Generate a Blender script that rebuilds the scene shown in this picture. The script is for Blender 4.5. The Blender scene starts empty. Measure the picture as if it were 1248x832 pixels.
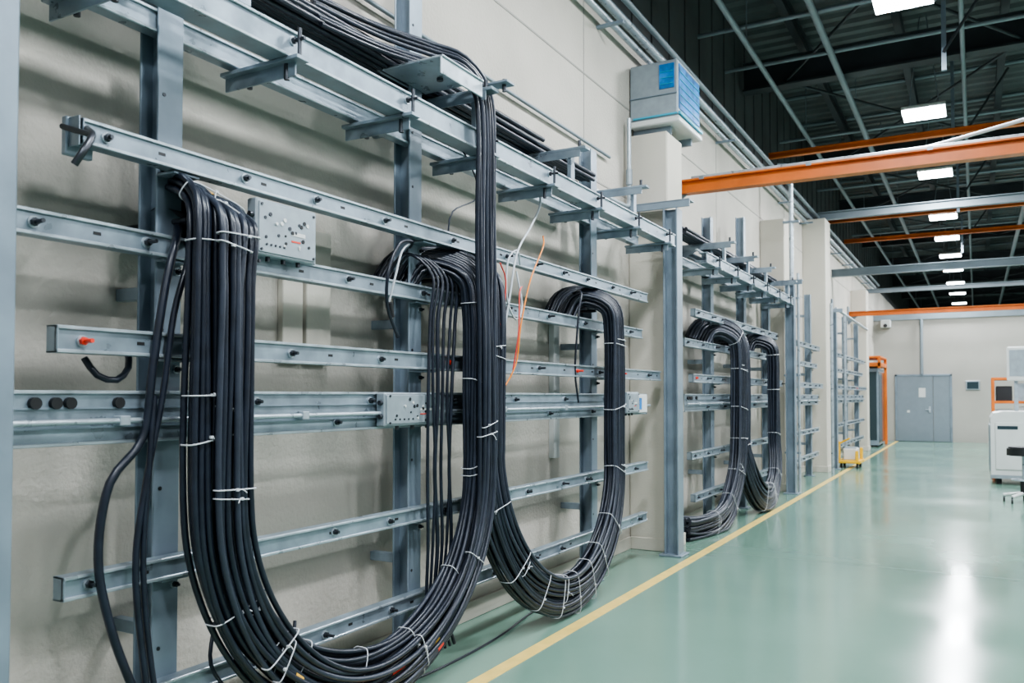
import bpy, math, random, bmesh
from mathutils import Vector, Matrix
random.seed(7)
S = bpy.context.scene
COL = S.collection

# ------------------------------------------------------------------ materials
def mat(name, col, rough=0.5, metal=0.0, var=0.0, vscale=6.0, bump=0.0, bscale=60.0, emit=None, estr=0.0, rvar=0.0, coat=0.0):
    m = bpy.data.materials.new(name); m.use_nodes = True
    nt = m.node_tree; b = nt.nodes['Principled BSDF']
    b.inputs['Base Color'].default_value = (*col, 1)
    b.inputs['Roughness'].default_value = rough
    b.inputs['Metallic'].default_value = metal
    b.inputs['Coat Weight'].default_value = coat
    tc = nt.nodes.new('ShaderNodeTexCoord')
    if var > 0 or rvar > 0:
        n = nt.nodes.new('ShaderNodeTexNoise'); n.inputs['Scale'].default_value = vscale
        n.inputs['Detail'].default_value = 6
        nt.links.new(tc.outputs['Object'], n.inputs['Vector'])
        if var > 0:
            r = nt.nodes.new('ShaderNodeValToRGB')
            r.color_ramp.elements[0].position = 0.3; r.color_ramp.elements[1].position = 0.7
            r.color_ramp.elements[0].color = (*[c*(1-var) for c in col], 1)
            r.color_ramp.elements[1].color = (*[min(1, c*(1+var)) for c in col], 1)
            nt.links.new(n.outputs['Fac'], r.inputs['Fac']); nt.links.new(r.outputs['Color'], b.inputs['Base Color'])
        if rvar > 0:
            mr = nt.nodes.new('ShaderNodeMapRange')
            mr.inputs['From Min'].default_value = 0.3; mr.inputs['From Max'].default_value = 0.7
            mr.inputs['To Min'].default_value = max(0, rough-rvar); mr.inputs['To Max'].default_value = rough+rvar
            nt.links.new(n.outputs['Fac'], mr.inputs['Value']); nt.links.new(mr.outputs['Result'], b.inputs['Roughness'])
    if bump > 0:
        n2 = nt.nodes.new('ShaderNodeTexNoise'); n2.inputs['Scale'].default_value = bscale; n2.inputs['Detail'].default_value = 5
        nt.links.new(tc.outputs['Object'], n2.inputs['Vector'])
        bp = nt.nodes.new('ShaderNodeBump'); bp.inputs['Strength'].default_value = bump; bp.inputs['Distance'].default_value = 0.01
        nt.links.new(n2.outputs['Fac'], bp.inputs['Height']); nt.links.new(bp.outputs['Normal'], b.inputs['Normal'])
    if emit:
        b.inputs['Emission Color'].default_value = (*emit, 1); b.inputs['Emission Strength'].default_value = estr
    return m

M_WALL = mat('plaster_wall', (0.49, 0.455, 0.405), 0.85, var=0.09, vscale=1.6, bump=0.5, bscale=38)
M_PIER = mat('painted_pier', (0.54, 0.505, 0.44), 0.8, var=0.04, vscale=2, bump=0.15, bscale=60)
M_BACK = mat('back_wall_paint', (0.40, 0.38, 0.345), 0.8, var=0.05, vscale=1)
M_SEAM = mat('panel_seam', (0.33, 0.315, 0.29), 0.9)
M_FLOOR = mat('epoxy_floor', (0.145, 0.245, 0.195), 0.16, var=0.06, vscale=0.7, rvar=0.06, bump=0.02, bscale=8)
M_JOINT = mat('floor_joint', (0.12, 0.20, 0.165), 0.4)
M_YEL = mat('yellow_line_paint', (0.66, 0.48, 0.14), 0.4, var=0.12, vscale=9)
M_STEEL = mat('galvanised_steel', (0.265, 0.32, 0.37), 0.36, 0.45, var=0.2, vscale=9, rvar=0.1)
M_STEELL = mat('light_steel', (0.42, 0.475, 0.52), 0.33, 0.5, var=0.15, vscale=12, rvar=0.08)
M_POST = mat('painted_grey_post', (0.215, 0.265, 0.315), 0.42, 0.3, var=0.14, vscale=5, rvar=0.08)
M_BOLT = mat('dark_bolt', (0.07, 0.075, 0.085), 0.35, 0.8)
M_CABLE = mat('black_cable_sheath', (0.013, 0.017, 0.028), 0.33, var=0.3, vscale=14, bump=0.04, bscale=120)
M_CABLE2 = mat('grey_cable_sheath', (0.028, 0.034, 0.050), 0.36, var=0.2, vscale=14)
M_TIE = mat('white_zip_tie', (0.60, 0.61, 0.64), 0.4)
M_RED = mat('red_tape', (0.7, 0.05, 0.025), 0.45)
M_YTAPE = mat('yellow_tape', (0.75, 0.42, 0.05), 0.45)
M_WIREW = mat('white_wire', (0.52, 0.55, 0.59), 0.4)
M_WIREO = mat('orange_wire', (0.85, 0.26, 0.03), 0.4)
M_WIREP = mat('red_wire', (0.70, 0.08, 0.06), 0.4)
M_BOX = mat('box_painted_metal', (0.30, 0.345, 0.38), 0.42, 0.3, var=0.10, vscale=12)
M_WHITE = mat('white_enamel', (0.60, 0.61, 0.60), 0.4, var=0.03)
M_BLUE = mat('blue_panel', (0.015, 0.17, 0.45), 0.35, var=0.6, vscale=9)
M_TEAL = mat('cyan_strip', (0.04, 0.36, 0.50), 0.4)
M_ORANGE = mat('orange_paint', (0.62, 0.15, 0.018), 0.40, var=0.18, vscale=3)
M_DARK = mat('dark_roof_steel', (0.045, 0.052, 0.060), 0.6, 0.2, var=0.2, vscale=2)
M_DARK2 = mat('roof_deck_metal', (0.135, 0.145, 0.152), 0.65, 0.1, var=0.25, vscale=1.5)
M_UPW = mat('upper_cladding', (0.10, 0.106, 0.11), 0.7, 0.1, var=0.2, vscale=1.5)
M_RBEAM = mat('grey_roof_beam', (0.22, 0.26, 0.29), 0.5, 0.3, var=0.1, vscale=2)
M_BLACK = mat('black_rubber', (0.012, 0.012, 0.014), 0.5)
M_DOOR = mat('grey_door_paint', (0.20, 0.24, 0.275), 0.45, 0.1, var=0.04)
M_LAMP = mat('lamp_diffuser', (0.9, 0.9, 0.9), 0.5, emit=(0.90, 0.96, 1.0), estr=34)
M_YELP = mat('yellow_machine_paint', (0.80, 0.45, 0.02), 0.4)
M_GLASS = mat('dark_glass', (0.03, 0.05, 0.06), 0.1)

# ------------------------------------------------------------------ mesh builder
class MB:
    def __init__(s): s.v=[]; s.f=[]; s.m=[]; s.sm=[]; s.mats=[]
    def mi(s, m):
        if m not in s.mats: s.mats.append(m)
        return s.mats.index(m)
    def add(s, vs, fs, m, smooth=False):
        o=len(s.v); s.v += [tuple(v) for v in vs]; k=s.mi(m)
        for f in fs: s.f.append([i+o for i in f]); s.m.append(k); s.sm.append(smooth)
    def box(s, a, b, m, bev=0.0):
        x0,x1=sorted((a[0],b[0])); y0,y1=sorted((a[1],b[1])); z0,z1=sorted((a[2],b[2]))
        e=min(bev,(x1-x0)*.4,(y1-y0)*.4,(z1-z0)*.4)
        if e<=0:
            vs=[(x0,y0,z0),(x1,y0,z0),(x1,y1,z0),(x0,y1,z0),(x0,y0,z1),(x1,y0,z1),(x1,y1,z1),(x0,y1,z1)]
            fs=[(0,3,2,1),(4,5,6,7),(0,1,5,4),(1,2,6,5),(2,3,7,6),(3,0,4,7)]
            s.add(vs,fs,m); return
        vs=[]; idx={}
        for sx in (0,1):
            for sy in (0,1):
                for sz in (0,1):
                    X=(x0,x1)[sx];Y=(y0,y1)[sy];Z=(z0,z1)[sz]
                    dx=e*(1-2*sx);dy=e*(1-2*sy);dz=e*(1-2*sz)
                    for ax,p in (('x',(X,Y+dy,Z+dz)),('y',(X+dx,Y,Z+dz)),('z',(X+dx,Y+dy,Z))):
                        idx[(sx,sy,sz,ax)]=len(vs); vs.append(p)
        fs=[]
        for k in (0,1):
            fs.append([idx[(k,a_,b_,'x')] for a_,b_ in ((0,0),(1,0),(1,1),(0,1))][::(1 if k else -1)])
            fs.append([idx[(a_,k,b_,'y')] for a_,b_ in ((0,0),(0,1),(1,1),(1,0))][::(1 if k else -1)])
            fs.append([idx[(a_,b_,k,'z')] for a_,b_ in ((0,0),(1,0),(1,1),(0,1))][::(1 if k else -1)])
        for i in (0,1):
            for j in (0,1):
                fs.append([idx[(0,i,j,'y')],idx[(1,i,j,'y')],idx[(1,i,j,'z')],idx[(0,i,j,'z')]])
                fs.append([idx[(i,0,j,'x')],idx[(i,1,j,'x')],idx[(i,1,j,'z')],idx[(i,0,j,'z')]])
                fs.append([idx[(i,j,0,'x')],idx[(i,j,1,'x')],idx[(i,j,1,'y')],idx[(i,j,0,'y')]])
        for i in (0,1):
            for j in (0,1):
                for k in (0,1):
                    fs.append([idx[(i,j,k,'x')],idx[(i,j,k,'y')],idx[(i,j,k,'z')]])
        s.add(vs,fs,m)
    def prism(s, prof, axis, a, b, m):
        n=len(prof); vs=[]
        for t in (a,b):
            for p in prof:
                if axis=='y': vs.append((p[0],t,p[1]))
                elif axis=='x': vs.append((t,p[0],p[1]))
                else: vs.append((p[0],p[1],t))
        fs=[[i,(i+1)%n,(i+1)%n+n,i+n] for i in range(n)]
        fs.append(list(range(n))[::-1]); fs.append([i+n for i in range(n)])
        s.add(vs,fs,m)
    def cyl(s, p0, p1, r, m, seg=12, r1=None, smooth=True):
        p0=Vector(p0);p1=Vector(p1); d=(p1-p0).normalized()
        a=d.orthogonal().normalized(); b=d.cross(a); r1=r if r1 is None else r1
        vs=[]
        for p,rr in ((p0,r),(p1,r1)):
            for i in range(seg):
                t=2*math.pi*i/seg; vs.append(p+a*math.cos(t)*rr+b*math.sin(t)*rr)
        s.add(vs,[[i,(i+1)%seg,(i+1)%seg+seg,i+seg] for i in range(seg)],m,smooth)
        s.add(vs,[list(range(seg))[::-1],[i+seg for i in range(seg)]],m,False)
    def tube(s, pts, r, m, seg=8, closed=False):
        pts=[Vector(p) for p in pts]; n=len(pts); vs=[]
        T=[]
        for i in range(n):
            if closed: t=pts[(i+1)%n]-pts[i-1]
            else: t=pts[min(i+1,n-1)]-pts[max(i-1,0)]
            T.append(t.normalized() if t.length>1e-9 else Vector((0,0,1)))
        a=T[0].orthogonal().normalized()
        for i in range(n):
            a=(a-T[i]*a.dot(T[i])); a.normalize(); b=T[i].cross(a)
            for k in range(seg):
                t=2*math.pi*k/seg; vs.append(pts[i]+a*math.cos(t)*r+b*math.sin(t)*r)
        fs=[]
        for i in range(n if closed else n-1):
            j=(i+1)%n
            for k in range(seg):
                fs.append([i*seg+k,i*seg+(k+1)%seg,j*seg+(k+1)%seg,j*seg+k])
        s.add(vs,fs,m,True)
        if not closed: s.add(vs,[list(range(seg))[::-1],[(n-1)*seg+k for k in range(seg)]],m,False)
    def build(s, name, parent=None):
        me=bpy.data.meshes.new(name); me.from_pydata(s.v,[],s.f)
        for m in s.mats: me.materials.append(m)
        for p,k,sm in zip(me.polygons,s.m,s.sm): p.material_index=k; p.use_smooth=sm
        me.update()
        bm=bmesh.new(); bm.from_mesh(me); bmesh.ops.recalc_face_normals(bm,faces=bm.faces); bm.to_mesh(me); bm.free()
        o=bpy.data.objects.new(name,me); COL.objects.link(o)
        if parent: o.parent=parent
        return o
def empty(name):
    o=bpy.data.objects.new(name,None); o.empty_display_size=0.2; COL.objects.link(o); return o
def spline(P, step=0.04):
    P=[Vector(p) for p in P]; out=[]
    Q=[P[0]*2-P[1]]+P+[P[-1]*2-P[-2]]
    for i in range(1,len(Q)-2):
        a,b,c,d=Q[i-1],Q[i],Q[i+1],Q[i+2]; n=max(2,int((c-b).length/step))
        for k in range(n):
            t=k/n
            out.append(0.5*((2*b)+(c-a)*t+(2*a-5*b+4*c-d)*t*t+(3*b-a-3*c+d)*t**3))
    out.append(P[-1]); return out

# ------------------------------------------------------------------ room shell
XW=-3.0
b=MB(); b.box((-3.4,-4,-0.2),(12,62,0.0),M_FLOOR)
fl=b.build('floor')
b=MB()
for y in (2,8,14,20,26): b.box((-2.9,y-.003,0.0),(11.9,y+.003,0.001),M_JOINT)
for x in (4.1,8.1): b.box((x-.003,-4,0.0),(x+.003,30.3,0.001),M_JOINT)
b.build('floor_joints')
b=MB(); b.box((-2.345,-4,0.0),(-2.255,30.2,0.003),M_YEL); b.build('floor_marking_line')
b=MB(); b.box((-3.35,-4,0),(XW,62,5.2),M_WALL)
for z in (3.45,4.35): b.box((XW,-4,z-.008),(XW+.004,30.4,z+.008),M_SEAM)
for y in (-1,2.9,6.7,11,15.5,20,25): b.box((XW,y-.006,3.2),(XW+.003,y+.006,5.2),M_SEAM)
b.build('wall_left')
b=MB(); b.box((-3.35,-4,5.2),(-3.05,62,7.3),M_UPW)
for i in range(110): b.box((-3.05,-4+i*.6,5.2),(-3.035,-3.8+i*.6,7.2),M_UPW)
b.build('wall_left_upper')
b=MB(); b.box((XW,-4,0),(XW+.02,30.4,0.12),M_PIER,.004); b.build('baseboard_left')
b=MB(); b.box((-3.0,30.4,0),(12,30.7,4.15),M_BACK); b.box((-3.0,30.34,4.0),(12,30.75,4.22),M_RBEAM)
b.build('wall_back')
b=MB(); b.box((-3.3,60,0),(12,60.3,7.3),M_DARK2); b.build('wall_far')
b=MB(); b.box((12,-4,0),(12.3,62,7.3),M_BACK); b.build('wall_right')
prof=[]; y=-4
while y<62:
    prof += [(y,7.0),(y+.12,7.0),(y+.16,7.05),(y+.26,7.05)]; y+=.30
b=MB()
n=len(prof); vs=[(x,p[0],p[1]) for x in (-3.4,12.3) for p in prof]
b.add(vs,[[i,i+1,i+1+n,i+n] for i in range(n-1)],M_DARK2); b.box((-3.4,-4,7.06),(12.3,62,7.3),M_DARK2)
b.build('ceiling')

# roof steel
def ibeam(b, axis, a, e, cx, cz, w, h, m, t=0.02):
    prof=[(-w/2,-h/2),(w/2,-h/2),(w/2,-h/2+t),(t/2,-h/2+t),(t/2,h/2-t),(w/2,h/2-t),(w/2,h/2),(-w/2,h/2),(-w/2,h/2-t),(-t/2,h/2-t),(-t/2,-h/2+t),(-w/2,-h/2+t)]
    b.prism([(cx+p[0],cz+p[1]) for p in prof],axis,a,e,m)
root=empty('roof_framing')
b=MB()
for y in (1.5,7.6,12.6,17.6,22.6,27.6,33,38,43,48,54):
    ibeam(b,'x',-3.0,12,y,6.25,.22,.42,M_DARK,.03)
b.build('main_beams',root)
b=MB()
for x in (-2.2,-0.9,0.4,1.7,3.0,4.6,6.2,8,10):
    ibeam(b,'y',-4,60,x,6.75,.10,.22,M_DARK,.015)
for i in range(36):
    y=-3+i*1.7
    b.cyl((-3,y,6.92),(12,y,6.92),.035,M_RBEAM,6)
for y in (10.2,11.5,15.2,19.2,25.1): b.cyl((-3,y,6.0),(12,y,6.0),.028,M_RBEAM,8)
b.build('purlins',root)
b=MB()
ys=(7.6,12.6,17.6,22.6,27.6,33,38,43,48)
for i,y in enumerate(ys[:-1]):
    y2=ys[i+1]
    for x0,x1 in ((-2.4,0.6),(0.6,-2.4),(0.6,4.0),(4.0,0.6)):
        b.cyl((x0,y,6.12),(x1,y2,6.12),.022,M_DARK,6)
for y in (10.6,15,19,24.5):
    b.box((-.30,y,5.2),(-.25,y+.05,6.9),M_POST); b.cyl((-.28,y,5.4),(.5,y,6.6),.02,M_DARK,6)
b.build('cross_bracing',root)
root=empty('ceiling_service_pipes')
b=MB()
for x,z,r in ((-1.6,5.95,.045),(1.0,5.8,.05),(-0.1,6.0,.03),(2.3,5.9,.04),(-2.35,5.7,.035)):
    b.cyl((x,-4,z),(x,59,z),r,M_RBEAM,8)
    for y in range(-2,58,4): b.cyl((x,y,z),(x,y,6.95),.008,M_RBEAM,5)
b.build('pipes',root)

def cross_beam(name,y,z,w,h,m,x0=XW,x1=12,bracket=True,track=False):
    b=MB(); ibeam(b,'x',x0,x1,y,z,w,h,m,.018)
    if track:
        b.box((x0+.3,y-.03,z+h/2),(x1,y+.03,z+h/2+.035),M_STEELL,.004)
        k=x0+.4
        while k<x1: b.box((k,y-w/2-.006,z+h/2-.02),(k+.05,y-w/2+.01,z+h/2+.012),M_STEEL); k+=1.1
    if bracket:
        b.box((x0,y-.16,z-.2),(x0+.03,y+.16,z+.2),M_RBEAM,.004)
        b.prism([(x0,z-.3),(x0+.25,z-h/2),(x0,z-h/2)],'y',y-.01,y+.01,M_RBEAM)
    return b.build(name)
cross_beam('crane_beam',8.85,3.77,.13,.15,M_ORANGE,x0=-2.98,track=True)
cross_beam('crane_beam',24.0,3.69,.12,.13,M_ORANGE)
cross_beam('orange_tie_beam',14.3,5.52,.10,.09,M_ORANGE,bracket=False)
cross_beam('orange_tie_beam',20.5,5.55,.10,.10,M_ORANGE,bracket=False)
cross_beam('orange_tie_beam',23.4,5.55,.10,.10,M_ORANGE,bracket=False)
cross_beam('grey_tie_beam',17.9,5.15,.14,.16,M_RBEAM,bracket=False)
cross_beam('grey_tie_beam',21.2,4.43,.14,.18,M_RBEAM,bracket=False)
cross_beam('grey_tie_beam',26.4,4.55,.12,.12,M_RBEAM,bracket=False)
b=MB(); b.tube(spline([(-2.9,9.2,3.90),(-1.6,9.2,3.91),(-1.0,9.25,3.93),(-.43,9.3,3.99),(.39,9.3,4.13),(1.6,9.3,4.35),(4,9.3,4.7),(8,9.3,4.9)],.1),.02,M_WIREW,8)
b.build('festoon_cable')

# ------------------------------------------------------------------ high bay lights
def light_fix(x,y,pw=160):
    b=MB(); z=5.5
    b.box((x-.28,y-.28,z),(x+.28,y+.28,z+.05),M_WHITE,.01)
    b.box((x-.27,y-.27,z-.012),(x+.27,y+.27,z+.002),M_LAMP)
    b.box((x-.15,y-.08,z+.05),(x+.15,y+.08,z+.12),M_RBEAM,.01)
    for sx in (-.2,.2): b.cyl((x+sx,y,z+.05),(x+sx*.2,y,6.9),.008,M_RBEAM,5)
    o=b.build('high_bay_light')
    L=bpy.data.lights.new('lamp','AREA'); L.shape='SQUARE'; L.size=.5; L.energy=pw; L.color=(.90,.955,1.0)
    lo=bpy.data.objects.new('lamp',L); lo.location=(x,y,z-.03); COL.objects.link(lo); lo.parent=o
YS=(-1.6,2.0,5.6,9.15,13.1,16.8,20.95,23.85,26.9,30,33.5,37,41,46,51)
for y in YS: light_fix(-.60,y,190)
for y in (0.2,5.2,9.55,13.2,17,21,25,29): light_fix(3.4,y,190)
for y in (0,6,12,18,25): light_fix(8,y,155)

# ------------------------------------------------------------------ piers
def pier(y0,y1,x1,z1):
    b=MB(); b.box((XW,y0,0),(x1,y1,z1),M_PIER,.012); b.box((XW,y0-.015,0),(x1+.015,y1+.015,.12),M_PIER,.004)
    b.build('wall_pier')
pier(7.78,8.25,-2.6,4.08)
pier(13.55,14.0,-2.62,4.3)
pier(17.3,17.9,-2.56,5.0)
pier(24.6,25.1,-2.6,4.4)

# ------------------------------------------------------------------ rack building
def channel(b,y0,y1,xf,zc,h,t=.05,w=.005,m=M_STEEL,l=.010):
    z0,z1=zc-h/2,zc+h/2
    prof=[(xf,z0),(xf,z1),(xf-t,z1),(xf-t,z1-w),(xf-w,z1-w),(xf-w,z0+w),(xf-t,z0+w),(xf-t,z0)]
    b.prism(prof,'y',y0,y1,m)
    b.box((xf,y0,z1-.012),(xf+l,y1,z1),M_STEELL,.002)
    b.box((xf,y0,z0),(xf+l,y1,z0+.012),M_STEELL,.002)
def bolt(b,x,y,z,L=.035,s=1,m=None):
    b.cyl((x,y,z),(x+.006,y,z),.020*s,M_STEELL,12)
    b.cyl((x+.004,y,z),(x+.020,y,z),.014*s,m or M_BOLT,6,smooth=False)
    b.cyl((x+.018,y,z),(x+.018+L,y,z),.0075*s,m or M_BOLT,8)
def column(b,y,z0,z1,xf=-2.70,w=.115,d=.11):
    t=.012
    xb=xf-d
    b.box((xf-t,y-w/2,z0),(xf,y+w/2,z1),M_POST,.003)
    b.box((xb,y-w/2,z0),(xb+t,y+w/2,z1),M_POST,.003)
    b.box((xb+t,y-t/2,z0),(xf-t,y+t/2,z1),M_POST)
    for z in (0.6,1.9,3.0):
        if z<z1-.1:
            b.box((XW,y-.012,z-.025),(xb+.005,y+.03,z+.025),M_STEEL,.003)
    z=.25
    while z<z1-.05:
        b.cyl((xf-.001,y-.03,z),(xf+.002,y-.03,z),.008,M_BOLT,8); z+=.3
    if z0<=0.01: b.box((xb-.03,y-w/2-.04,0),(xf+.04,y+w/2+.04,.015),M_POST,.003)

def rack(y0,y1,cols,ztop,left_ext=True):
    root=empty('cable_support_rack')
    b=MB()
    for y,zt in zip(cols,ztop): column(b,y,0,zt)
    b.build('columns',root)
    rails=[('rail_upper',y0+.22,y1-.25,-2.60,2.385,.085),
           ('rail_second',y0-.5 if left_ext else y0,y1-.25,-2.65,2.06,.085),
           ('rail_third',y0+.14,y1+.1,-2.60,1.685,.09),
           ('rail_lower',y0+.20,y1-.15,-2.64,.86,.08),
           ('rail_bottom',y0+.35,y1-.15,-2.65,.40,.08)]
    for nm,a,e,xf,z,h in rails:
        b=MB(); channel(b,a,e,xf,z,h)
        yy=a+.09; first=True
        while yy<e-.05:
            bolt(b,xf,yy,z+random.uniform(-.004,.004),L=random.choice((.015,.025,.04)),m=M_RED if (nm=='rail_third' and (first or random.random()<.12)) else None)
            first=False
            yy+=random.choice((.42,.5,.55,.62))
        yy=a+.3
        while yy<e-.05:
            b.box((xf,yy,z-.006),(xf+.0008,yy+.03,z+.006),M_BLACK); yy+=.5
        b.box((xf-.05,a,z-h/2),(xf+.008,a+.006,z+h/2),M_STEEL,.001)
        for y in cols:
            b.box((-2.70,y-.06,z-h/2-.012),(xf-.004,y+.06,z-h/2-.002),M_POST,.002)
            b.box((-2.70,y-.045,z-.03),(xf-.006,y+.045,z+.03),M_POST,.002)
            bolt(b,-2.70,y+.035,z-h/2-.04,L=.015,s=.8)
        b.build(nm,root)
    b=MB(); a=y0; e=y1-.15
    channel(b,a,e,-2.65,1.425,.185,t=.045)
    b.box((-2.651,a+.02,1.425+.03),(-2.642,e,1.425+.036),M_POST)
    b.box((-2.651,a+.02,1.425-.036),(-2.642,e,1.425-.03),M_POST)
    for y in cols: b.box((-2.70,y-.05,1.36),(-2.655,y+.05,1.49),M_POST)
    for dy in (0,.07,.12,.30): b.cyl((-2.65,a+.1+dy,1.475),(-2.632,a+.1+dy,1.475),.02,M_BLACK,12)
    k=a+.8
    while k<e-.1:
        bolt(b,-2.65,k,1.375,L=.02); bolt(b,-2.65,k+.25,1.475,L=.02); k+=.75
    b.build('rail_deep_middle',root)
    b=MB(); b.cyl((-2.615,a-.3 if left_ext else a,1.412),(-2.615,e,1.412),.0105,M_STEELL,10)
    k=a+.4
    while k<e:
        b.box((-2.645,k-.02,1.395),(-2.60,k+.02,1.43),M_STEELL,.003); k+=.9
    b.build('guide_rod',root)
    return root
R1=rack(1.5,7.45,(2.15,3.76,6.23),(2.98,4.3,3.5))
R2=rack(8.45,13.1,(9.7,11.3,12.8),(3.6,3.9,3.3),False)
R3=rack(14.2,17.0,(14.6,16.4),(3.4,3.4),False)
R4=rack(18.3,24.3,(19.2,21.4,23.6),(3.6,3.4,3.4),False)

def upper_tray(y0,y1,root,cols):
    b=MB()
    channel(b,y0,y1+.15,-2.42,2.93,.115,t=.09,w=.008)
    channel(b,y0-.4,y1,-2.72,2.93,.09,t=.05,w=.008)
    channel(b,y0-.4,y1-.3,-2.90,3.14,.07,t=.04,w=.006)
    b.cyl((-2.53,y0,3.02),(-2.53,y1,3.02),.012,M_STEELL,8)
    b.build('tray_rails',root)
    b=MB()
    y=y0+.35
    while y<y1:
        b.box((-2.80,y-.035,2.855),(-2.36,y+.035,2.872),M_STEEL,.002)
        b.box((-2.80,y-.004,2.80),(-2.40,y+.004,2.856),M_STEEL)
        bolt(b,-2.42,y,2.945,L=.05)
        b.cyl((-2.45,y,2.79),(-2.45,y,2.86),.012,M_BOLT,8)
        b.cyl((-2.68,y+.02,2.80),(-2.68,y+.02,2.86),.012,M_BOLT,8)
        b.cyl((-2.38,y,2.86),(-2.38,y,2.99),.009,M_BOLT,8)
        b.box((-2.72,y+.2,2.985),(-2.42,y+.24,2.995),M_STEEL,.002)
        y+=.78
    b.build('tray_cross_arms',root)
    b=MB()
    for y in cols:
        b.box((-2.98,y-.04,3.18),(-2.30,y+.04,3.20),M_STEEL,.003)
        b.box((-2.98,y-.04,3.13),(-2.34,y-.032,3.18),M_STEEL)
        b.prism([(-2.98,3.0),(-2.6,3.18),(-2.98,3.18)],'y',y-.03,y-.02,M_STEEL)
        b.box((-2.44,y-.03,2.985),(-2.41,y+.03,3.18),M_STEEL,.003)
        b.cyl((-2.36,y,3.19),(-2.36,y,3.25),.012,M_BOLT,8)
    b.build('cantilever_arms',root)
upper_tray(0.6,7.3,R1,(1.0,2.25,3.95,5.2,6.4))
upper_tray(8.5,13.0,R2,(9.2,10.3,11.3,12.8))
b=MB()
b.box((-2.74,3.46,3.205),(-2.32,3.86,3.217),M_STEELL,.003)
b.box((-2.34,3.46,3.12),(-2.328,3.86,3.217),M_STEELL,.003)
b.cyl((-2.5,3.7,3.19),(-2.5,3.7,3.235),.018,M_BOLT,8)
b.box((-2.46,3.99,3.24),(-2.25,4.08,3.255),M_POST,.003); b.cyl((-2.29,4.03,3.2),(-2.29,4.03,3.27),.012,M_BOLT,8)
b.build('splice_plates',R1)
b=MB()
b.tube(spline([(-2.57,1.72,2.385),(-2.50,1.69,2.345),(-2.48,1.65,2.285),(-2.50,1.63,2.235)],.01),.012,M_BOLT,8)
b.cyl((-2.66,1.69,2.40),(-2.50,1.69,2.345),.010,M_BOLT,8)
b.box((-2.68,1.70,2.31),(-2.655,1.80,2.44),M_STEEL,.003); b.box((-2.68,1.71,2.335),(-2.60,1.716,2.435),M_STEEL,.001)
b.build('clamp_hook',R1)

b=MB(); b.box((-2.5,1.20,0),(-2.355,1.37,4.2),M_POST,.006); b.box((-2.56,1.14,0),(-2.3,1.43,.02),M_POST,.003)
for z in (.5,1.4,2.3): bolt(b,-2.355,1.29,z,L=.01)
b.build('steel_post')
def frame_post(y,xb,xf,w,z1,arms=True):
    root=empty('steel_frame_post')
    b=MB()
    b.box((xb,y-w/2,0),(xb+.015,y+w/2,z1),M_POST,.003); b.box((xf-.015,y-w/2,0),(xf,y+w/2,z1),M_POST,.003)
    b.box((xb+.01,y-.008,0),(xf-.01,y+.008,z1),M_POST)
    b.box((xb-.04,y-w/2-.04,0),(xf+.04,y+w/2+.04,.018),M_POST,.003)
    b.build('post',root)
    if arms:
        b=MB()
        b.box((-2.98,y-w/2,z1),(xf+.12,y-w/2+.02,z1+.07),M_POST,.003)
        b.box((-2.98,y-w/2,z1+.06),(xf+.12,y+w/2,z1+.075),M_STEEL,.003)
        b.build('cap_arm',root)
frame_post(7.66,-2.58,-2.44,.16,3.27)
frame_post(13.3,-2.56,-2.42,.14,3.2)
frame_post(18.15,-2.6,-2.48,.14,3.2)

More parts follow.
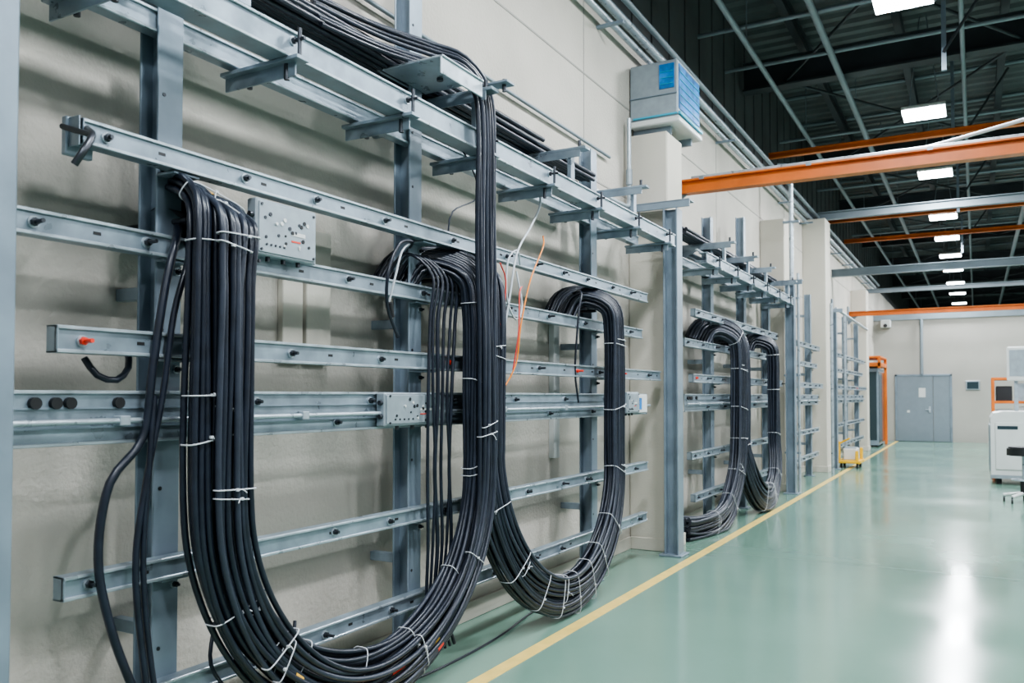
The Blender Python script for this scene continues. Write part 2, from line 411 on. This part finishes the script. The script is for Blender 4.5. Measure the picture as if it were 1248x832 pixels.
# ------------------------------------------------------------------ cables
def frames(pts):
    n=len(pts); T=[(pts[min(i+1,n-1)]-pts[max(i-1,0)]).normalized() for i in range(n)]
    mid=min(range(n),key=lambda i:pts[i].z)
    B=[None]*n; B[mid]=Vector((1,0,0))
    for rng,st in ((range(mid+1,n),-1),(range(mid-1,-1,-1),1)):
        for i in rng:
            v=B[i+st]; v=v-T[i]*v.dot(T[i]); B[i]=v.normalized()
    B[mid]=(B[mid]-T[mid]*B[mid].dot(T[mid])).normalized()
    N=[B[i].cross(T[i]) for i in range(n)]
    return T,N,B
def bundle(name,P,cols,rows,r,ties=(),spread=0.0,wander=.006,tape=(),top_spread=0.0):
    pts=spline(P,.045); T,N,B=frames(pts); n=len(pts)
    root=empty(name)
    b=MB(); cables=[]
    L=[0]
    for i in range(1,n): L.append(L[-1]+(pts[i]-pts[i-1]).length)
    zmin=min(p.z for p in pts)
    for j in range(rows):
        for i in range(cols):
            if j==rows-1 and i in (0,cols-1) and rows>1 and random.random()<.6: continue
            s0=(i-(cols-1)/2+((.25 if j%2 else -.15) if rows>1 else 0))*2.02*r
            l0=(j-(rows-1)/2)*1.9*r
            ph=[random.uniform(0,6.28) for _ in range(6)]
            c=[]
            for k in range(n):
                t=L[k]
                low=max(0,1-(pts[k].z-zmin)/1.0)
                amp=wander*(1+1.6*low)
                hi=max(0,min(1,(pts[k].z-1.9)/.3))*top_spread*(1 if i>=cols/2 else -1)*r*2
                s=s0*(1+spread*low)+hi+amp*(math.sin(t*2.1+ph[0])+.6*math.sin(t*4.7+ph[1]))
                l=l0+.8*amp*(math.sin(t*1.9+ph[2])+.5*math.sin(t*5.1+ph[3]))
                p=pts[k]+N[k]*s+B[k]*l
                p.z=max(p.z,r+.002)
                c.append(p)
            cables.append(c)
            b.tube(c,r*random.uniform(.92,1.03),M_CABLE if random.random()<.7 else M_CABLE2,10)
    b.build('cables',root)
    b=MB()
    def wrap(k,i0=0,i1=1,mm=M_TIE,rr=.0028,tilt=0):
        ss=[(c[k]-pts[k]).dot(N[k]) for c in cables]; ll=[(c[k]-pts[k]).dot(B[k]) for c in cables]
        s_lo,s_hi=min(ss)-r,max(ss)+r; l_lo,l_hi=min(ll)-r,max(ll)+r
        a=s_lo+(s_hi-s_lo)*i0; e=s_lo+(s_hi-s_lo)*i1
        cx=(a+e)/2; hx=(e-a)/2+.002; cy=(l_lo+l_hi)/2; hy=(l_hi-l_lo)/2+.002
        loop=[]
        for q in range(28):
            th=2*math.pi*q/28; cs,sn=math.cos(th),math.sin(th)
            ex=.45
            X=cx+hx*math.copysign(abs(cs)**ex,cs); Y=cy+hy*math.copysign(abs(sn)**ex,sn)
            p=pts[k]+N[k]*X+B[k]*Y+T[k]*(tilt*X)
            p.z=max(p.z,.004); loop.append(p)
        b.tube(loop,rr,mm,6,closed=True)
        h=pts[k]+N[k]*(cx+hx*random.uniform(-.5,.5))+B[k]*(cy+hy+.003)
        b.box(h-Vector((.005,.007,.005)),h+Vector((.005,.007,.005)),mm,.001)
        if random.random()<.5:
            d=(N[k]*random.uniform(-1,1)+Vector((.5,0,random.uniform(-.8,.3)))).normalized()
            b.tube(spline([h,h+d*.02,h+d*.035+Vector((0,0,-.012))],.01),rr*.7,mm,5)
    for f in ties:
        k=min(range(n),key=lambda i:abs(L[i]/L[-1]-f))
        wrap(k,tilt=random.uniform(-.2,.2))
        if random.random()<.6: wrap(min(n-1,k+1),random.choice((0,.35,.5)),random.choice((.6,.8,1)),tilt=random.uniform(-.3,.3))
    if ties: b.build('zip_ties',root)
    if tape:
        b=MB()
        for f,ci,mm,ln in tape:
            k=min(range(n),key=lambda i:abs(L[i]/L[-1]-f)); c=cables[ci%len(cables)]
            b.tube(c[k:k+ln],r*1.12,mm,10)
        b.build('marker_tape',root)
    return root
def uloop(ya,yb,xa,xb,zb_half,ztop,xbot=None,xtop=-2.74,ta=.12,tb=-.2,sag=1.0):
    """hanging U: legs at (xa,ya) and (xb,yb), bottom centreline at height zb_half, tops curl back over the saddles"""
    xbot=(xa+xb)/2 if xbot is None else xbot
    R=(yb-ya)/2; yc=(ya+yb)/2; zc=zb_half+R*sag
    P=[(xtop-.10,ya+ta*1.6,ztop-.22),(xtop-.05,ya+ta*1.2,ztop-.05),(xtop+.05,ya+ta*.6,ztop),(xa-.03,ya+ta*.15,ztop-.09),(xa,ya,ztop-.32)]
    z=ztop-.65
    while z>zc+.15: P.append((xa,ya,z)); z-=.4
    for i in range(0,13):
        th=math.pi+math.pi*i/12; f=i/12
        xl=xa*(1-f)+xb*f
        P.append((xl+(xbot-(xa+xb)/2)*math.sin(math.pi*f),yc+R*math.cos(th),zc+R*sag*math.sin(th)))
    z=zc+.35
    while z<ztop-.5: P.append((xb,yb,z)); z+=.4
    tail=[(xb,yb,ztop-.32),(xb-.03,yb+tb*.15,ztop-.09),(xtop+.05,yb+tb*.5,ztop),(xtop-.05,yb+tb*1.0,ztop-.04),(xtop-.10,yb+tb*1.4,ztop-.20)]
    return P,tail
P,tl=uloop(2.19,4.07,-2.47,-2.48,.185,2.285,tb=-.26)
bundle('cable_bundle',P+tl,10,3,.0130,ties=(.075,.105,.20,.22,.33,.40,.47,.54,.62,.72,.80,.88),wander=.005,tape=((.56,22,M_YTAPE,3),(.07,24,M_YTAPE,2)))
P,tl=uloop(2.215,4.05,-2.405,-2.405,.20,2.265)
up=[(-2.40,4.02,2.2),(-2.385,3.99,2.6),(-2.375,3.97,2.95),(-2.385,3.94,3.18),(-2.44,3.84,3.30),(-2.52,3.66,3.315),(-2.62,3.3,3.31),(-2.66,2.9,3.30)]
while P[-1][2]>1.9: P.pop()
bundle('cable_drop',P+up,7,1,.0128,ties=(.09,.21,.30,.44,.52,.61),wander=.006,top_spread=.55,tape=((.375,1,M_RED,5),(.405,3,M_RED,3),(.32,2,M_YTAPE,2),(.055,3,M_YTAPE,2),(.45,0,M_RED,2)))
P,tl=uloop(4.28,6.10,-2.555,-2.47,.155,2.29,xbot=-2.44)
bundle('cable_bundle',P+tl,10,4,.0132,ties=(.14,.3,.37,.42,.46,.50,.54,.58,.63,.70,.78,.86),wander=.0045)
P=[(-2.64,8.42,.10),(-2.60,8.6,.08),(-2.54,8.85,.08),(-2.50,9.1,.10),(-2.47,9.4,.19),(-2.46,9.65,.38),(-2.45,9.83,.65),(-2.45,9.91,1.0),(-2.45,9.94,1.4),(-2.45,9.94,1.8),(-2.46,9.93,2.08),(-2.5,9.88,2.22),(-2.66,9.78,2.31),(-2.78,9.65,2.28),(-2.84,9.55,2.13)]
bundle('cable_bundle',P,9,4,.0165,ties=(.15,.3,.42,.52,.62,.74,.84),wander=.005)
P,tl=uloop(10.42,11.85,-2.54,-2.45,.17,2.28,xbot=-2.40)
bundle('cable_bundle',P+tl,10,4,.0165,ties=(.3,.45,.52,.6,.7,.8,.88),wander=.005)

b=MB()
for y in (2.25,3.92,4.32,5.98,9.8,10.5,11.7):
    pts=[(-2.86+.22*i/8,y,2.18+.05*math.sin(math.pi*i/8)) for i in range(9)]
    for i in range(8):
        p,q=pts[i],pts[i+1]
        b.add([(p[0],y-.11,p[2]),(p[0],y+.13,p[2]),(q[0],y+.13,q[2]),(q[0],y-.11,q[2])],[(0,1,2,3)],M_BOLT)
    b.cyl((-2.98,y-.08,2.17),(-2.62,y-.08,2.17),.012,M_BOLT,8); b.cyl((-2.98,y+.1,2.17),(-2.62,y+.1,2.17),.012,M_BOLT,8)
b.build('cable_saddles',R1)

def loose(name,paths,r,m,seg=8):
    b=MB()
    for k,p in enumerate(paths): b.tube(spline(p,.04),r[k] if isinstance(r,(list,tuple)) else r,m[k] if isinstance(m,(list,tuple)) else m,seg)
    return b.build(name)
b=MB()
for i in range(18):
    x=-2.83+(i%6)*.037; z=3.222+.034*(i//6)
    ph=random.uniform(0,6)
    b.tube(spline([(x+.007*math.sin(ph+k),-2+k*.9,z+.007*math.sin(2*ph+k*1.3)+.003) for k in range(9 if i>11 else 10)],.1),.0165,M_CABLE,8)
b.build('overhead_cable_run')
b=MB()
for i in range(12):
    x=-2.83+(i%6)*.037; z=3.222+.034*(i//6)
    ph=random.uniform(0,6)
    b.tube(spline([(x+.007*math.sin(ph+k),8.5+k*.9,z+.007*math.sin(2*ph+k*1.3)+.003) for k in range(6)],.1),.0165,M_CABLE,8)
b.build('overhead_cable_run')
paths=[]
for i in range(6):
    yy=3.70+.045*i; x=-2.56
    paths.append([(-2.8,yy-.1,2.1),(-2.70,yy-.04,2.27),(x,yy+.02,2.15),(x,yy-.02*math.sin(i),1.9),(x+.01,yy-.03,1.5),(x,yy-.02+.03*math.sin(i*2),1.1),(x-.01,yy,.7),(x-.02,yy-.03*i*.3,.35),(x,yy+.02,.12)])
loose('signal_cables',paths,[.009,.008,.011,.009,.008,.010],M_CABLE)
loose('slack_cable',[
 [(-2.76,2.24,2.20),(-2.60,2.10,2.08),(-2.58,2.04,1.9),(-2.58,1.99,1.6),(-2.59,1.96,1.35),(-2.60,1.84,1.2),(-2.60,1.80,.95),(-2.58,1.84,.7),(-2.55,1.92,.45),(-2.5,1.99,.2),(-2.45,2.1,.02)],
 [(-2.78,2.28,2.18),(-2.58,2.14,2.02),(-2.57,2.07,1.8),(-2.575,2.03,1.5),(-2.58,1.97,1.2),(-2.58,1.93,.9),(-2.56,1.96,.5),(-2.5,2.0,.02)],
 [(-2.58,2.0,1.5),(-2.575,1.98,1.3),(-2.58,1.96,.9),(-2.56,1.99,.5),(-2.5,2.05,.02)],
 [(-2.69,1.80,1.63),(-2.66,1.83,1.57),(-2.64,1.89,1.555),(-2.66,1.95,1.60),(-2.69,1.97,1.66)],
 [(-2.72,2.55,1.72),(-2.66,2.50,1.60),(-2.6,2.42,1.5),(-2.6,2.3,1.45)],
 [(-2.66,2.35,.6),(-2.62,2.3,.45),(-2.6,2.4,.3),(-2.6,2.5,.2),(-2.6,2.7,.3),(-2.66,2.8,.5)]],
 [.015,.012,.011,.012,.009,.008],M_CABLE)
loose('patch_cord',[
 [(-2.78,3.78,2.30),(-2.62,3.62,2.32),(-2.58,3.45,2.28),(-2.58,3.36,2.12),(-2.60,3.38,1.95),(-2.60,3.47,1.80)],
 [(-2.78,3.75,2.30),(-2.64,3.62,2.31),(-2.60,3.50,2.25),(-2.60,3.44,2.1),(-2.62,3.42,1.98)],
 [(-2.60,3.40,1.97),(-2.60,3.42,1.90)]],[.009,.006,.013],[M_CABLE,M_WIREW,M_BLACK])
loose('signal_wires',[
 [(-2.62,5.05,2.97),(-2.56,5.0,2.8),(-2.55,4.85,2.62),(-2.52,4.60,2.40),(-2.52,4.50,2.1),(-2.55,4.42,1.7),(-2.58,4.4,1.45)],
 [(-2.60,5.12,2.6),(-2.54,5.0,2.5),(-2.52,4.78,2.25),(-2.52,4.65,1.95),(-2.54,4.62,1.7),(-2.57,4.48,1.52),(-2.6,4.42,1.47)],
 [(-2.55,4.72,2.2),(-2.53,4.65,2.15),(-2.52,4.62,1.9),(-2.55,4.6,1.66)],
 [(-2.58,4.75,2.35),(-2.53,4.62,2.42),(-2.52,4.48,2.33),(-2.52,4.47,2.1),(-2.53,4.6,1.98),(-2.55,4.72,2.08),(-2.58,4.7,2.3)],
 [(-2.50,4.35,2.3),(-2.50,4.42,2.2),(-2.51,4.4,2.0),(-2.52,4.30,1.8),(-2.54,4.3,1.7)],
 [(-2.52,3.2,3.0),(-2.55,3.9,2.95),(-2.56,4.2,2.7),(-2.6,3.98,2.55),(-2.62,3.96,2.4)]],
 [.007,.005,.005,.006,.005,.005],[M_WIREW,M_WIREO,M_WIREP,M_WIREW,M_WIREP,M_CABLE2],6)
loose('slack_cable',[
 [(-2.74,5.9,2.3),(-2.60,5.75,2.28),(-2.58,5.66,2.1),(-2.6,5.64,1.7),(-2.6,5.7,1.45)],
 [(-2.66,6.35,2.28),(-2.56,6.34,2.2),(-2.55,6.32,1.9),(-2.56,6.33,1.6),(-2.58,6.28,1.5)],
 [(-2.62,3.4,.012),(-2.58,3.9,.012),(-2.60,4.5,.012),(-2.7,5.2,.012),(-2.7,5.9,.03),(-2.7,6.1,.3)]],[.008,.010,.007],M_CABLE)

# ------------------------------------------------------------------ junction boxes
def jbox(y0,y1,z0,z1,xb,xf,n=10,labels=True):
    root=empty('junction_box')
    b=MB()
    b.box((xb,y0,z0),(xf,y1,z1),M_BOX,.006)
    b.box((xf,y0+.012,z0+.012),(xf+.006,y1-.012,z1-.012),M_BOX,.003)
    b.build('housing',root)
    b=MB(); w=y1-y0; h=z1-z0
    for i in range(n):
        yy=y0+w*random.uniform(.12,.88); zz=z0+h*random.uniform(.15,.85)
        b.cyl((xf+.005,yy,zz),(xf+.009,yy,zz),random.choice((.005,.007,.009)),random.choice((M_BLACK,M_BOLT,M_WHITE)),10)
    for sy in (.07,.93):
        for sz in (.1,.9): b.cyl((xf+.005,y0+w*sy,z0+h*sz),(xf+.010,y0+w*sy,z0+h*sz),.006,M_BOLT,8)
    if labels:
        b.box((xf+.006,y0+w*.55,z0+h*.45),(xf+.008,y0+w*.78,z0+h*.52),M_WHITE)
        b.box((xf+.006,y0+w*.55,z0+h*.33),(xf+.008,y0+w*.7,z0+h*.36),M_RED)
        b.cyl((xf+.006,y0+w*.3,z0+h*.6),(xf+.012,y0+w*.3,z0+h*.6),.007,M_WHITE,10)
        for k in range(5): b.cyl((xf+.006,y0+w*(.15+.07*k),z0+h*.2),(xf+.010,y0+w*(.15+.07*k),z0+h*.2),.005,M_BOLT,8)
    for k in range(3): b.cyl((xb+.03,y0+w*(.25+.25*k),z0),(xb+.03,y0+w*(.25+.25*k),z0-.02),.010,M_BOLT,8)
    for sz in (.3,.7):
        b.cyl((xb+.035,y0,z0+h*sz),(xb+.035,y0-.02,z0+h*sz),.012,M_BOLT,8)
    b.build('fittings',root)
jbox(2.48,2.84,2.085,2.32,-2.64,-2.585,20)
jbox(3.34,3.88,1.345,1.515,-2.64,-2.585,18)
jbox(4.36,4.56,1.36,1.50,-2.64,-2.58,4,False)
jbox(6.62,6.90,1.35,1.53,-2.64,-2.57,8)
b=MB(); b.box((-2.64,6.92,1.35),(-2.585,7.15,1.51),M_WHITE,.006); b.box((-2.585,6.95,1.38),(-2.58,7.0,1.48),M_BLUE); b.build('junction_box')
jbox(10.6,10.9,1.35,1.55,-2.64,-2.58,5)
root=empty('wall_trunking')
b=MB(); b.box((-2.999,3.02,1.66),(-2.96,3.16,2.35),M_PIER,.004); b.box((-2.999,3.18,1.66),(-2.955,3.36,2.35),M_PIER,.004)
b.build('duct_covers',root)
b=MB(); b.box((-2.999,6.0,1.0),(-2.95,6.1,2.2),M_WHITE,.004); b.build('wall_trunking')

# ------------------------------------------------------------------ conduits on wall
root=empty('wall_conduit')
b=MB()
b.cyl((-2.96,-4,3.72),(-2.96,7.2,3.72),.014,M_RBEAM,8)
b.cyl((-2.9,-4,5.08),(-2.9,30,5.08),.045,M_STEELL,10)
b.cyl((-2.9,-4,4.93),(-2.9,30,4.93),.03,M_STEELL,10)
b.cyl((-2.78,-4,5.14),(-2.78,30,5.14),.03,M_RBEAM,10)
for y in range(-3,30,2): b.box((-3.0,y-.02,4.86),(-2.74,y+.02,4.885),M_POST)
b.tube(spline([(-2.93,7.62,4.2),(-2.93,7.62,3.7),(-2.93,7.62,3.45),(-2.9,7.5,3.32),(-2.9,7.2,3.3),(-2.9,6.5,3.3)],.05),.022,M_STEELL,8)
b.cyl((-2.93,7.62,3.55),(-2.93,7.62,3.7),.032,M_BOX,10)
b.build('pipes',root)
root=empty('vertical_conduit')
b=MB()
b.cyl((-2.5,13.48,0),(-2.5,13.48,5.0),.035,M_STEELL,10)
b.tube(spline([(-2.5,13.48,5.0),(-2.55,13.48,5.1),(-2.7,13.48,5.13)],.05),.035,M_STEELL,10)
b.cyl((-2.40,13.46,0),(-2.40,13.46,3.4),.022,M_STEELL,10)
for z in (.6,1.8,3.0,4.2): b.box((-2.62,13.44,z),(-2.38,13.52,z+.03),M_POST)
b.build('pipes',root)
b=MB()
b.cyl((-2.45,17.2,0),(-2.45,17.2,3.3),.03,M_STEELL,8)
b.build('vertical_conduit')
b=MB(); b.cyl((-2.52,19.6,0),(-2.52,19.6,3.3),.03,M_STEELL,8); b.cyl((-2.52,18.3,3.3),(-2.52,24,3.25),.03,M_STEELL,8); b.build('vertical_conduit')

# ------------------------------------------------------------------ air conditioning unit
root=empty('air_conditioning_unit')
b=MB(); b.box((-2.99,7.80,4.22),(-2.5,8.55,4.78),M_BOX,.012)
b.box((-2.99,7.79,4.16),(-2.48,8.57,4.22),M_WHITE,.01)
b.build('casing',root)
b=MB()
b.box((-2.68,7.79,4.50),(-2.53,7.801,4.74),M_BLUE); b.box((-2.499,7.84,4.30),(-2.492,8.51,4.74),M_BLUE)
for k in range(5): b.box((-2.495,7.86,4.36+.075*k),(-2.484,8.49,4.368+.075*k),M_TEAL)
for k in range(3): b.box((-2.67,7.782,4.54+.06*k),(-2.54,7.795,4.545+.06*k),M_TEAL)
b.box((-2.99,7.785,4.44),(-2.5,7.80,4.448),M_POST)
b.box((-2.49,7.8,4.235),(-2.47,8.56,4.26),M_TEAL); b.box((-2.95,7.785,4.235),(-2.5,7.80,4.25),M_TEAL)
b.build('louvres',root)
b=MB(); b.box((-2.99,7.9,4.08),(-2.6,7.94,4.16),M_POST); b.box((-2.99,8.4,4.09),(-2.55,8.44,4.16),M_POST); b.build('brackets',root)

# ------------------------------------------------------------------ back wall things
root=empty('door_1')
b=MB()
b.box((-2.36,30.33,0),(-2.30,30.40,2.2),M_POST,.004); b.box((-.74,30.33,0),(-.68,30.40,2.2),M_POST,.004); b.box((-2.36,30.33,2.14),(-.68,30.40,2.2),M_POST,.004)
b.build('frame',root)
b=MB(); b.box((-2.30,30.35,.01),(-1.24,30.39,2.14),M_DOOR,.006); b.box((-1.225,30.35,.01),(-.74,30.39,2.14),M_DOOR,.006)
b.build('leaves',root)
b=MB(); b.box((-1.36,30.31,.95),(-1.30,30.35,1.15),M_STEELL,.005); b.cyl((-1.33,30.30,1.05),(-1.45,30.30,1.05),.012,M_STEELL,8)
b.box((-1.65,30.345,1.45),(-1.45,30.35,1.75),M_WHITE); b.box((-2.0,30.345,.95),(-1.92,30.35,1.02),M_WHITE)
b.build('hardware',root)
b=MB(); b.box((-.3,30.36,1.68),(.1,30.40,1.98),M_BOX,.01); b.box((-.26,30.352,1.72),(.06,30.36,1.94),M_GLASS); b.build('wall_sign')
b=MB(); b.cyl((-1.55,30.3,2.2),(-1.55,30.3,4.0),.05,M_RBEAM,8); b.box((-1.62,30.3,4.0),(-1.48,30.34,4.1),M_RBEAM); b.build('back_wall_pipe')
b=MB(); b.box((-2.75,30.05,3.75),(-2.45,30.39,4.0),M_WHITE,.02); b.cyl((-2.6,30.05,3.82),(-2.6,29.98,3.8),.06,M_GLASS,12); b.build('security_camera')
root=empty('equipment_cabinet')
b=MB(); b.box((-2.95,26.5,.05),(-2.5,28.2,2.3),M_POST,.01); b.box((-2.5,26.55,.12),(-2.49,27.32,2.2),M_GLASS); b.box((-2.5,27.38,.12),(-2.49,28.15,2.2),M_GLASS)
b.box((-2.9,26.49,.2),(-2.55,26.5,2.2),M_GLASS)
for y in (26.55,28.1): b.box((-2.9,y,0),(-2.55,y+.05,.05),M_BLACK)
b.build('body',root)
b=MB()
b.box((-2.50,28.25,0),(-2.42,28.33,2.6),M_ORANGE,.01)
b.box((-2.95,26.35,2.35),(-2.42,28.35,2.47),M_ORANGE,.01); b.box((-2.95,26.35,2.6),(-2.42,28.35,2.66),M_ORANGE,.01)
b.box((-2.50,26.35,2.3),(-2.42,26.43,2.6),M_ORANGE,.01)
b.build('orange_frame',root)

root=empty('yellow_hand_truck')
b=MB()
b.box((-2.55,18.5,.10),(-2.1,19.2,.16),M_YELP,.01); b.box((-2.55,18.5,.16),(-2.49,18.56,.55),M_YELP,.01)
b.cyl((-2.52,18.53,.5),(-2.3,18.5,.62),.018,M_YELP,8); b.box((-2.18,19.1,.16),(-2.12,19.16,.4),M_YELP,.01)
b.box((-2.2,18.5,.16),(-2.14,18.56,.36),M_YELP,.01)
for x in (-2.48,-2.17):
    for y in (18.6,19.1): b.cyl((x-.02,y,.05),(x+.02,y,.05),.05,M_BLACK,14)
b.build('frame',root)
b=MB(); b.box((-2.45,18.65,.16),(-2.18,19.05,.40),M_WHITE,.015); b.box((-2.43,18.68,.40),(-2.20,19.02,.42),M_BOX,.005); b.build('crate',root)

# ------------------------------------------------------------------ right hand machines
root=empty('machine_cabinet')
b=MB()
prof=[(.20,.10),(.20,1.12),(.25,1.20),(.38,1.23),(1.7,1.23),(1.7,.10)]
b.prism(prof,'y',16.4,18.0,M_WHITE)
b.box((.19,16.385,.10),(1.7,16.40,.16),M_BOX); b.box((.27,16.383,.25),(.95,16.40,1.05),M_WHITE,.01); b.box((.99,16.383,.25),(1.65,16.40,1.05),M_WHITE,.01)
b.box((.30,16.380,.93),(.60,16.384,.99),M_GLASS)
b.box((.88,16.37,.6),(.90,16.385,.8),M_BOLT); b.box((.185,16.6,.2),(.20,17.8,1.0),M_BOX,.004)
for x in (.32,1.6):
    for y in (16.5,17.9): b.cyl((x,y,0),(x,y,.10),.04,M_BLACK,12)
b.build('body',root)
b=MB(); b.box((.58,17.1,1.23),(.64,17.16,1.78),M_BOX,.005); b.box((.47,17.02,1.76),(1.0,17.10,2.36),M_WHITE,.02); b.box((.51,17.01,1.84),(.96,17.02,2.30),M_BOX)
b.build('control_panel',root)
root=empty('parts_rack')
b=MB()
for x in (.28,1.3):
    for y in (18.6,19.2): b.box((x-.025,y-.025,0),(x+.025,y+.025,1.85),M_ORANGE,.004)
for z in (.3,.9,1.35,1.8):
    b.box((.255,18.58,z),(1.325,18.62,z+.05),M_ORANGE,.004); b.box((.255,19.18,z),(1.325,19.22,z+.05),M_ORANGE,.004); b.box((.26,18.6,z+.02),(1.32,19.2,z+.035),M_BOX)
b.build('frame',root)
b=MB()
for z in (.335,.935,1.385):
    for k in range(3): b.box((.33+.33*k,18.65,z),(.60+.33*k,19.1,z+.30+.05*(k%2)),(M_BLACK,M_BOX,M_WHITE)[(k+int(z*3)+2)%3],.01)
b.build('bins',root)
root=empty('wheeled_stool')
b=MB()
cx,cy=.57,13.75
b.cyl((cx,cy,.66),(cx,cy,.76),.21,M_BLACK,24); b.cyl((cx,cy,.76),(cx,cy,.78),.19,M_BLACK,24)
b.build('seat',root)
b=MB(); b.cyl((cx,cy,.12),(cx,cy,.66),.025,M_STEELL,12); b.cyl((cx,cy,.12),(cx,cy,.30),.05,M_BLACK,12)
ring=[(cx+.15*math.cos(t*.3927),cy+.15*math.sin(t*.3927),.32) for t in range(16)]
b.tube(ring,.012,M_STEELL,6,closed=True)
for k in range(3):
    a=k*2.094; b.cyl((cx,cy,.32),(cx+.15*math.cos(a),cy+.15*math.sin(a),.32),.008,M_STEELL,6)
for k in range(5):
    a=k*1.2566+.3; ex,ey=cx+.26*math.cos(a),cy+.26*math.sin(a)
    b.cyl((cx,cy,.14),(ex,ey,.09),.024,M_WHITE,8); b.cyl((ex,ey,.09),(ex,ey,.05),.01,M_BOLT,6)
    b.cyl((ex-.012,ey,.035),(ex+.012,ey,.035),.035,M_BLACK,12)
b.build('base',root)

# ------------------------------------------------------------------ world + camera
w=bpy.data.worlds.new('World'); S.world=w; w.use_nodes=True
w.node_tree.nodes['Background'].inputs[0].default_value=(.80,.88,1.0,1); w.node_tree.nodes['Background'].inputs[1].default_value=.35
S.view_settings.look='AgX - Medium High Contrast'
cam=bpy.data.cameras.new('Camera'); co=bpy.data.objects.new('Camera',cam); COL.objects.link(co)
cam.sensor_width=36; cam.lens=1018/1248*36
p=math.radians(1.5)
co.location=(0,0,1.5); co.rotation_euler=(math.pi/2+p,0,math.radians(29.07))
cam.shift_y=(66-1018*math.tan(p))/1248
cam.clip_start=.05
cam.dof.use_dof=True; cam.dof.focus_distance=4.8; cam.dof.aperture_fstop=3.5
S.camera=co
